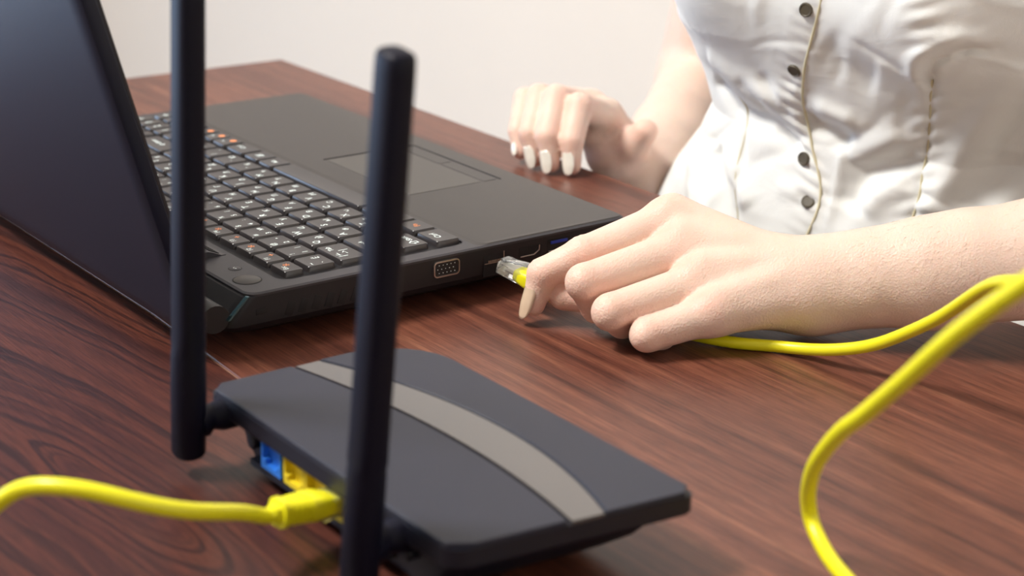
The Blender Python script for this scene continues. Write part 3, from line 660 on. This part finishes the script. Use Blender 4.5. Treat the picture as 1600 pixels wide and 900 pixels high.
knk = uni([ell((-83, -153, 53), (8, 8, 7.5)), ell((-98, -146, 42.5), (8, 8, 7.5)), ell((-119.5, -140, 33.5), (8, 8, 7)), ell((-138.5, -135, 23.5), (7.5, 7.5, 6.5)), ell((-71.8, -107.5, 38), (6.5, 7, 6.5)), ell((-90.5, -92.8, 30), (7, 6.4, 7.2)), ell((-111, -92.8, 20), (7, 6, 7)), ell((-128.5, -102, 11.5), (6, 6, 6))], 1)
EL = (-318, -372, 82); SHL = (-215, -470, 290)
farm = uni([cone(WR, (-190, -236, 34), 20.5, 23.5), cone((-142, -188, 32), (-200, -246, 44), 16.5, 24), cone((-190, -236, 36), (-262, -312, 60), 26, 35), cone((-262, -312, 60), EL, 35, 33), ell((-172, -207, 29), (13, 13, 13)), cone(EL, SHL, 34, 43)], 10)
tend = [cone((-86, -157, 61.2-1.9), (-138, -186, 43.5), 2.6, 2.0), cone((-101, -150, 51.6-1.9), (-142, -184, 42), 2.6, 2.0), cone((-122, -146, 41.4-1.9), (-146, -182, 40), 2.4, 1.8), cone((-140, -141, 30.6-1.8), (-152, -180, 37), 2.2, 1.6)]
def _u(a, b): v = np.array(b, float)-np.array(a, float); return v/np.linalg.norm(v)
CRS = [(np.array((-71, -108, 43.5)), _u(iM, iD), .42), (np.array((-60, -88, 30)), _u(iP, iT), .25), (np.array((-91, -92, 36)), _u(mM, mP), .22), (np.array((-112, -91, 26)), _u(rM, rP), .2)]
def left_arm(p):
    d = fing[0](p)
    for f in fing[1:]: d = smin(d, f(p), 1.3)
    q = smin(palm_f(p), farm(p), 12)
    d = smin(d, q, 7)
    d = smin(d, knk(p), 4)
    for t in tend: d = smin(d, t(p), 9)
    for c_, u_, am in CRS:
        q_ = p-c_; s_ = q_@u_; d = d+am*np.cos(s_*2*PI/3.3)*np.exp(-(q_**2).sum(1)/110-(s_/5)**2)
    # keep flesh above the table top where it rests
    on = p[:, 1] > -296
    return np.where(on, smax(d, .6-p[:, 2], 1.5), d)
VL, QL = nets(left_arm, (-375, -490, -6), (-40, -74, 218), 1.05, 2)
# ---- right hand (far, fingertips on the table)
RB = dict(index=[(176, -330, 28), (162, -295, 42), (152, -281, 22), (147.5, -279, 6.5)], middle=[(191, -328, 31), (178, -288, 45), (165, -271, 24), (159, -270, 6.5)],
          ring=[(205, -325, 30), (194, -286, 43), (180, -268, 23), (173.5, -268, 7)], pinky=[(218, -324, 26), (211, -287, 38), (198, -272, 20), (190, -268, 8)],
          thumb=[(174, -350, 2), (164, -336, 0), (156, -337, 9), (146.5, -340, 22)])
RR = dict(index=[10.5, 9.3, 8.1, 5.8], middle=[11, 9.4, 8.3, 5.9], ring=[10.5, 9.0, 7.9, 5.6], pinky=[9.6, 8.0, 7.0, 5.2], thumb=[14, 12, 11.4, 9])
rf = [finger(RB[k], RR[k]) for k in ('index', 'middle', 'ring', 'pinky', 'thumb')]
RW = (168, -357, -14)
rpalm = uni([cone(RW, RB['index'][0], 18, 11.5), cone(RW, RB['middle'][0], 18, 12), cone((178, -362, -10), RB['ring'][0], 18, 11.5), cone((186, -360, -8), RB['pinky'][0], 17, 10.5), cone(RW, (174, -338, 6), 16, 12), cone((176, -340, 0), (180, -322, 16), 14, 11), ell((172, -330, 0), (16, 14, 15))], 7)
RE = (274, -516, 12); SHR = (190, -500, 280)
rfarm = uni([cone(RW, (192, -395, -12), 20, 23), cone((172, -360, -14), (214, -426, -8), 20, 28), cone((214, -426, -8), RE, 29, 36), cone(RE, SHR, 40, 45)], 12)
def right_arm(p):
    d = rf[0](p)
    for f in rf[1:]: d = smin(d, f(p), 1.3)
    d = smin(d, smin(rpalm(p), rfarm(p), 12), 7)
    on = (p[:, 1] > -299)
    return np.where(on, smax(d, .6-p[:, 2], 1.0), d)
VR, QR = nets(right_arm, (100, -580, -60), (330, -255, 190), 1.5, 2)
# ---- trunk, neck and head
C0 = np.array((3, -440, 0.)); YAW = math.radians(12); FW = np.array((-math.sin(YAW), math.cos(YAW), 0)); LF = np.array((-math.cos(YAW), -math.sin(YAW), 0)); UP = np.array((0, 0, 1.))
RT = np.stack([LF, FW, UP], 1)       # columns: her left, her front, up
def T(l, f_, z): return tuple(C0+LF*l+FW*f_+UP*z)
HC = np.array(T(0, 40, 490)); PT = math.radians(22)
FH = FW*math.cos(PT)-UP*math.sin(PT); UH = UP*math.cos(PT)+FW*math.sin(PT); RH = np.stack([LF, FH, UH], 1)
def Hd(l, f_, z): return tuple(HC+LF*l+FH*f_+UH*z)
trunk = uni([ell(T(0, -10, -110), (150, 95, 110), RT), ell(T(0, -10, 40), (112, 78, 120), RT), ell(T(0, -10, 170), (128, 85, 140), RT), ell(T(0, -22, 265), (165, 60, 50), RT), cone(T(0, -25, 290), tuple(HC-UH*50-FH*25), 52, 48), cone(T(0, -25, 285), SHL, 50, 44), cone(T(0, -25, 285), SHR, 50, 44), cone(SHL, tuple(np.array(EL)*.55+np.array(SHL)*.45), 45, 36), cone(SHR, tuple(np.array(RE)*.55+np.array(SHR)*.45), 47, 39)], 25)
head = uni([ell(Hd(0, -12, 22), (72, 92, 82), RH), ell(Hd(0, 28, -40), (52, 56, 62), RH), ell(Hd(0, 58, -88), (22, 18, 16), RH), ell(Hd(0, 82, 10), (44, 14, 12), RH)], 22)
feat = uni([cone(Hd(0, 84, 8), Hd(0, 104, -30), 6, 9.5), ell(Hd(0, 98, -34), (15, 9, 7), RH), ell(Hd(0, 85, -57), (22, 8, 4.5), RH), ell(Hd(0, 83, -65), (18, 8, 5.5), RH), ell(Hd(74, -8, -10), (7, 17, 27), RH), ell(Hd(-74, -8, -10), (7, 17, 27), RH)], 5)
sock_ = uni([ell(Hd(31, 90, 2), (15, 14, 9), RH), ell(Hd(-31, 90, 2), (15, 14, 9), RH)], 1)
def trunk_f(p):
    d = smin(trunk(p), smin(smax(head(p), -sock_(p), 5), feat(p), 5), 14); return d
VT, QT = nets(trunk_f, (-330, -640, -230), (330, -270, 640), 4.5, 2)
V = np.concatenate([VL, VR, VT]); Q = np.concatenate([QL, QR+len(VL), QT+len(VL)+len(VR)])
bl = np.zeros(len(V)); n1_ = len(VL)+len(VR)
for k in ('i', 'm', 'r', 'p'): BL.append((np.array({'i': (-82, -151, 56), 'm': (-97, -144, 46), 'r': (-118, -138, 37), 'p': (-139, -132, 27)}[k], float), 9, .55))
for c_, r_, a_ in BL: bl[:n1_] = np.maximum(bl[:n1_], a_*np.exp(-((V[:n1_]-c_)**2).sum(1)/(r_*r_)))
body = np_mesh('body', V, Q, m_skin, person, bl)
for s_ in (1, -1):
    e_ = Vector(Hd(31*s_, 76, 2)); bm = bmesh.new(); bmesh.ops.create_uvsphere(bm, u_segments=20, v_segments=14, radius=12.5, matrix=Matrix.Translation(e_)); ey = bm_obj('eye', bm, m_eye, person, sharp=None)
    bm = bmesh.new(); bmesh.ops.create_uvsphere(bm, u_segments=16, v_segments=10, radius=6.5, matrix=Matrix.Translation(e_+Vector(tuple(FH))*7.2)); bm_obj('iris', bm, m_iris, ey, sharp=None)
hair_f0 = uni([ell(Hd(0, -22, 30), (84, 98, 88), RH), cone(Hd(62, -40, 0), Hd(75, -60, -150), 30, 22), cone(Hd(-62, -40, 0), Hd(-75, -60, -150), 30, 22), ell(Hd(0, -75, -50), (70, 40, 110), RH)], 15)
facec = ell(Hd(0, 95, -25), (60, 70, 72), RH)
def hair_f(p):
    q = (p-HC)@RH; st = 1.6*np.sin(q[:, 0]*.45+2*np.sin(q[:, 2]*.03)); return smax(hair_f0(p)+st, -facec(p), 8)
VH, QH = nets(hair_f, tuple(HC-260), tuple(HC+220), 4.0, 1); np_mesh('hair', VH, QH, m_hair, person)

# ---- nails: curved plates set on the back of the fingertips
def nail(tip, prev, back, w_, l_, m, parent, fwd=.35, lift=None, R_=6.0):
    tip = Vector(tip); ax = (tip-Vector(prev)).normalized(); n = Vector(back); n = (n-ax*n.dot(ax)).normalized(); s = ax.cross(n)
    rings_t, rings_b = [], []; nu, nv = 9, 12; vs = []
    for j in range(nv+1):
        t = j/nv; y = (t-1+fwd)*l_
        wid = w_/2*(1-abs(2*t-1)**3*.25 if t < .55 else math.sqrt(max(0.001, 1-((t-.45)/.56)**2.4)))*(.8+.2*min(1, t*4))
        for i in range(nu+1):
            u = -1+2*i/nu; x = u*wid; z = math.sqrt(max(0, R_*R_-x*x))-R_
            vs.append(tuple(tip+ax*y+s*x+n*(z+lift-.10*max(0, y)**1.2)))
    fs = [(j*(nu+1)+i, j*(nu+1)+i+1, (j+1)*(nu+1)+i+1, (j+1)*(nu+1)+i) for j in range(nv) for i in range(nu)]
    o = mesh('fingernail', vs, fs, m, parent, sharp=None)
    md = o.modifiers.new('t', 'SOLIDIFY'); md.thickness = .5*S; md.offset = -1; return o
nail(iT, iD, (.12, .95, .1), 11, 20, m_nail, person, .42, 6.9, 7)
for k, bk in (('index', (-.25, .9, .3)), ('middle', (-.2, .95, .3)), ('ring', (-.1, .95, .3)), ('pinky', (0, .95, .3))):
    nail(RB[k][3], RB[k][2], bk, 9.6 if k != 'pinky' else 5.5, 15.5 if k != 'pinky' else 9, m_pearl, person, .40, RR[k][3]+1.1, 7.5)
nail(tT, tI, (.3, -.8, -.3), 11, 14, m_nail, person, .45, 7.5, 8); nail(RB['thumb'][3], RB['thumb'][2], (.2, -.9, .2), 11, 14, m_pearl, person, .45, 7.7, 8)
# arm hair on the near forearm
vs, fs = [], []
rng = np.random.RandomState(3)
sel = np.where((VL[:, 0] < -170) & (VL[:, 2] > 30))[0]
bmn = VL[sel]
cen_a, cen_b = np.array(WR), np.array(EL)
for q in rng.choice(len(sel), 5000):
    p = bmn[q]; t = np.clip((p-cen_a)@(cen_b-cen_a)/((cen_b-cen_a)@(cen_b-cen_a)), 0, 1); nrm = p-(cen_a+t*(cen_b-cen_a)); nrm /= np.linalg.norm(nrm)
    dr = np.array((.35, .55, -.75))+rng.normal(0, .22, 3); dr -= nrm*(dr@nrm)*.82; dr /= np.linalg.norm(dr); L_ = rng.uniform(3, 7)
    s_ = np.cross(dr, nrm); s_ /= np.linalg.norm(s_); w_ = .042; a0 = p-nrm*.4; n = len(vs)
    for k, (tt, ww) in enumerate(((0, 1), (.5, .8), (1, .15))):
        c_ = a0+dr*L_*tt+nrm*(.9*tt*(1-tt)*2+.25*tt); vs += [tuple(c_+s_*w_*ww), tuple(c_-s_*w_*ww), tuple(c_+nrm*w_*ww*1.6)]
    for k in (0, 3):
        for a, b in ((0, 1), (1, 2), (2, 0)): fs.append((n+k+a, n+k+b, n+k+3+b, n+k+3+a))
m_ahair = mat('arm_hair', (.42, .27, .17), .5, var=(40, .2))
tag(mesh('arm_hair', vs, fs, m_ahair, person, sharp=None), kind='stuff')

# ---- shirt: closed garment surface around the trunk, with modelled folds
def prof_at(z):
    zs = [-110, -50, 0, 30, 50, 80, 110, 150, 200, 260, 300, 325]
    a = [196, 182, 160, 138, 129, 138, 150, 158, 168, 192, 190, 95]
    fr = [125, 118, 112, 107, 106, 113, 120, 122, 118, 100, 84, 62]
    bk = [125, 120, 110, 102, 100, 103, 108, 112, 112, 108, 94, 72]
    return np.interp(z, zs, a), np.interp(z, zs, fr), np.interp(z, zs, bk)
nz, nt_ = 300, 520
Z = np.linspace(-110, 325, nz); TH = np.linspace(-PI, PI, nt_, endpoint=False)   # th = 0 at her front, + towards her left
ZZ, TT = np.meshgrid(Z, TH, indexing='ij')
a_, f_, b_ = prof_at(ZZ)
ct = np.cos(TT); dep = np.where(ct > 0, f_, b_); pw = 2/2.25
lx = a_*np.sign(np.sin(TT))*np.abs(np.sin(TT))**pw; fy = dep*np.sign(ct)*np.abs(ct)**pw
def g(x, w_): return np.exp(-(x/w_)**2)
# bust: two soft mounds, flatter between
dsp = np.zeros_like(lx)
front = np.clip(ct*1.6, 0, 1)
for s_ in (1, -1):
    dsp += 34*g(lx-s_*76, 52)*np.where(ZZ < 148, g(ZZ-148, 50), g(ZZ-148, 75))*front
dsp += 10*g(lx, 40)*g(ZZ-140, 50)*front
def fold(x0, z0, x1, z1, wd, amp, sharp=1.0):
    """ridge (+) or valley (-) running between two points given as (sideways mm, height mm)"""
    dx, dz = x1-x0, z1-z0; L_ = math.hypot(dx, dz); t = ((lx-x0)*dx+(ZZ-z0)*dz)/L_; s = ((lx-x0)*dz-(ZZ-z0)*dx)/L_
    e = 1/(1+np.exp(-(t)/(L_*.09)))/(1+np.exp((t-L_)/(L_*.09))); s = s+3*np.sin(t*.09+x0)
    return amp*g(s, wd)*e*front
def foldp(pl, wd, amp, taper=8):
    best = np.full_like(lx, 1e9); arc = np.zeros_like(lx); tot = 0
    for (xa, za), (xb, zb) in zip(pl[:-1], pl[1:]):
        dx, dz = xb-xa, zb-za; L_ = math.hypot(dx, dz); t = np.clip(((lx-xa)*dx+(ZZ-za)*dz)/L_**2, 0, 1); d = np.hypot(lx-xa-t*dx, ZZ-za-t*dz)
        m_ = d < best; best = np.where(m_, d, best); arc = np.where(m_, tot+t*L_, arc); tot += L_
    e = np.clip(np.minimum(arc, tot-arc)/taper, 0, 1); e = e*e*(3-2*e)
    return amp*g(best, wd)*(.25+.75*e)*front
for args in (
    ([(71, 96), (71, 108), (76, 117), (84, 123), (93, 126), (104, 127)], 3.6, -7), ([(66, 100), (68, 113), (76, 124), (88, 131), (104, 131)], 6, 5), ([(93, 122), (106, 118), (121, 112)], 1.0, 1.2),
    ([(-12, 70), (-6, 62), (8, 60), (22, 55)], 7, -6.5), ([(-4, 76), (10, 72), (26, 68)], 6, 3.5), ([(60, 56), (44, 44), (28, 37), (20, 12)], 9, -6.5), ([(54, 66), (34, 54), (16, 46)], 7, 3.5), ([(56, 40), (40, 28), (30, 14)], 8, 4),
    ([(8, 118), (24, 106), (44, 98)], 13, -4), ([(119, 118), (100, 86), (84, 58), (68, 18)], 9, 6), ([(124, 96), (106, 64), (88, 20)], 12, -6), ([(140, 110), (120, 60), (104, 20)], 9, 4), ([(112, 88), (100, 70), (94, 50)], 3, -2),
    ([(-90, 78), (-70, 60), (-36, 57), (-15, 42)], 8, -7), ([(-84, 92), (-50, 76), (-20, 72)], 9, 4.5), ([(-60, 84), (-38, 62)], 5, -3), ([(-40, 92), (-22, 62)], 5, -3), ([(-62, 56), (-58, 10), (-56, -30)], 2.2, -1.6), ([(14, 52), (12, 30), (11, 2)], 2, 1.6),
    ([(-90, 30), (-64, -6), (-50, -40)], 8, -5), ([(-78, 36), (-46, 0)], 7, 4), ([(-110, 20), (-84, -30)], 8, 5)):
    dsp += foldp(*args)
rg_ = np.random.RandomState(5)
for k in range(90):     # small pulls
    x0 = rg_.uniform(-140, 160); z0 = rg_.uniform(-60, 170); an_ = rg_.uniform(-.5, 1.3); L_ = rg_.uniform(16, 46)
    dsp += fold(x0, z0, x0+math.cos(an_)*L_, z0+math.sin(an_)*L_, rg_.uniform(2.2, 6), rg_.uniform(-1.6, 1.6))
# gathering puckers along the placket and the princess seams
def plx(z): return np.interp(z, [-60, -9, 2, 18, 33, 49, 71, 98, 119, 143, 250], [-9, -4, 1, 4.2, 0, -8.5, -12.5, -5.2, 3.7, 12, 16])          # placket piping line, sideways position
def psx(z): return np.interp(z, [-60, 16, 29, 46, 81, 111], [54, 61, 63, 61.5, 68, 74])
dsp += .9*np.sin(ZZ*.75+.3*lx)*g(lx-plx(ZZ)+6, 8)*front*np.where((ZZ > 10) & (ZZ < 90), 1, .3)
dsp += .8*np.sin(ZZ*.6-.2*lx)*g(lx-psx(ZZ), 9)*front
dsp -= 1.6*g(lx-psx(ZZ), 2.2)*front*(ZZ < 108)
dsp += 1.3*(1/(1+np.exp(-(plx(ZZ)-lx)/.5)))*g(lx-plx(ZZ)+12, 16)*front   # overlap of the button band
dsp += 4*np.sin(TT*9+ZZ*.02)*np.clip(-(ZZ-10)/110, 0, 1)
nx_, ny_ = np.sin(TT), ct
LXs = lx+nx_*dsp*.25; FYs = fy+np.where(ct > 0, 1, -1)*dsp*np.clip(np.abs(ct)*1.5, 0, 1)
P = C0+LXs[..., None]*LF+FYs[..., None]*FW+ZZ[..., None]*UP
Vs = P.reshape(-1, 3); i = np.arange(nz-1)[:, None]; j = np.arange(nt_)[None, :]; jn = (j+1) % nt_
Qs = np.stack([i*nt_+j, i*nt_+jn, (i+1)*nt_+jn, (i+1)*nt_+j], -1).reshape(-1, 4)
shirt = np_mesh('shirt', Vs, Qs[:, ::-1].copy(), m_cloth, person)
md = shirt.modifiers.new('t', 'SOLIDIFY'); md.thickness = .7*S; md.offset = -1
def on_shirt(x, z, lift=0):
    """surface point at sideways x (front side), height z, with outward normal"""
    k = int(round((z+110)/435*(nz-1))); k = min(max(k, 1), nz-2)
    jj = np.where(ct[k] > 0)[0]; q = jj[np.argmin(np.abs(LXs[k, jj]-x))]
    a_x, b_x = LXs[k, q], LXs[k, (q+1) % nt_]; q2 = (q+1) % nt_
    if (x-a_x)*(b_x-a_x) < 0: q2 = q-1; b_x = LXs[k, q2]
    t = 0 if b_x == a_x else min(1, max(0, (x-a_x)/(b_x-a_x)))
    zf = (z+110)/435*(nz-1); k0 = min(int(zf), nz-2); tz = zf-k0
    p = (P[k0, q]*(1-t)+P[k0, q2]*t)*(1-tz)+(P[k0+1, q]*(1-t)+P[k0+1, q2]*t)*tz; du = P[k, (q+1) % nt_]-P[k, q-1]; dv = P[k+1, q]-P[k-1, q]; n = np.cross(dv, du); n /= np.linalg.norm(n)
    if n@FW < 0: n = -n
    return p+n*lift, n
def piping(name, fx, z0, z1, r, m):
    pts = [on_shirt(fx(z), z, r*.9)[0] for z in np.linspace(z0, z1, 70)]
    pts = [sum(pts[max(0, k-2):k+3])/len(pts[max(0, k-2):k+3]) for k in range(len(pts))]
    v, f = tube_data([tuple(q) for q in pts], r, 8); return mesh(name, v, f, m, shirt, sharp=None)
piping('placket_piping', plx, -60, 250, .85, m_piping)
piping('princess_seam', psx, -60, 106, .7, m_piping); piping('princess_seam', lambda z: -psx(z), -60, 70, .5, m_piping)
for bx_, z in ((-13, -30), (-4.6, 14.4), (-8.4-3, 39.6), (-11.6, 97), (2, 136), (6, 180), (7, 224)):
    p, n = on_shirt(bx_, z, .9); n = Vector(n); u = n.orthogonal().normalized(); v_ = n.cross(u); p = Vector(p)
    v, f = loft([[tuple(p+n*h_+(u*math.cos(2*PI*i/24)+v_*math.sin(2*PI*i/24))*r_) for i in range(24)] for r_, h_ in ((4.0, -.9), (4.3, .1), (4.1, .9), (3.4, 1.1), (3.0, .75), (.3, .7))])
    mesh('button', v, f, m_button, shirt, sharp=30)
# collar and short sleeves (above the picture, but part of the garment)
v, f = loft([[T(l*math.sin(t), -22+58*math.cos(t)*.95, z) for t, l in [(2*PI*i/40, r_) for i in range(40)]] for r_, z in ((92, 322), (70, 338), (60, 352), (64, 352), (74, 336), (96, 320))], False, False); mesh('collar', v, f, m_cloth, shirt)
for sh, el, r0 in ((SHL, EL, 44), (SHR, RE, 47)):
    sh = Vector(sh); el = Vector(el); d = el-sh; pts = [sh+(Vector(T(0, -22, 300))-sh)*.42, sh+Vector((0, 0, 2)), sh+d*.2, sh+d*.38, sh+d*.45]
    v, f = tube_data(pts, [r0-6, r0+8, r0+9, r0+10, r0+11], 40); f = f[:-2] if False else f[:-1]
    o = mesh('sleeve', v, f, m_cloth, shirt, sharp=None)
# trousers and chair
legs = uni([ell(T(0, -15, -150), (178, 128, 95), RT), cone(T(90, 0, -190), T(110, 380, -200), 85, 64), cone(T(-90, 0, -190), T(-110, 380, -200), 85, 64), cone(T(110, 380, -200), T(110, 340, -640), 62, 44), cone(T(-110, 380, -200), T(-110, 340, -640), 62, 44)], 14)
VG, QG = nets(legs, (-420, -640, -760), (360, 120, -40), 8, 2); np_mesh('trousers', VG, QG, m_trous, person)
for s_ in (1, -1):
    bm = bmesh.new(); c_ = T(110*s_, 375, -700); add_box(bm, c_, (85, 240, 70), 26, Matrix.Rotation(YAW, 3, 'Z'), 4); bm_obj('shoe', bm, m_chairp, person)
ch = empty('office_chair', (3, -460, -745)); tag(ch, 'dark office chair under the seated person in the white shirt', 'chair')
Rz = Matrix.Rotation(YAW, 3, 'Z')
box('seat', T(0, -20, -325), (440, 420, 60), m_chair, ch, 24, Rz, 4); box('backrest', T(0, -245, 10), (400, 45, 420), m_chair, ch, 20, Rz, 4)
cyl('gas_post', T(0, -20, -680), T(0, -20, -350), 26, 26, m_chairp, ch)
box('back_bracket', T(0, -262, -240), (60, 14, 180), m_chairp, ch, 4, Rz)
for k in range(5):
    a = 2*PI*k/5+.3; c_ = Vector(T(0, -20, -690)); e_ = c_+Vector((math.cos(a), math.sin(a), 0))*260
    tube('leg', [c_, c_.lerp(e_, .5), e_], [24, 18, 14], m_chairp, ch, 12)
    cyl('castor', e_+Vector((0, -12, -25)), e_+Vector((0, 12, -25)), 27, 27, m_chairp, ch)
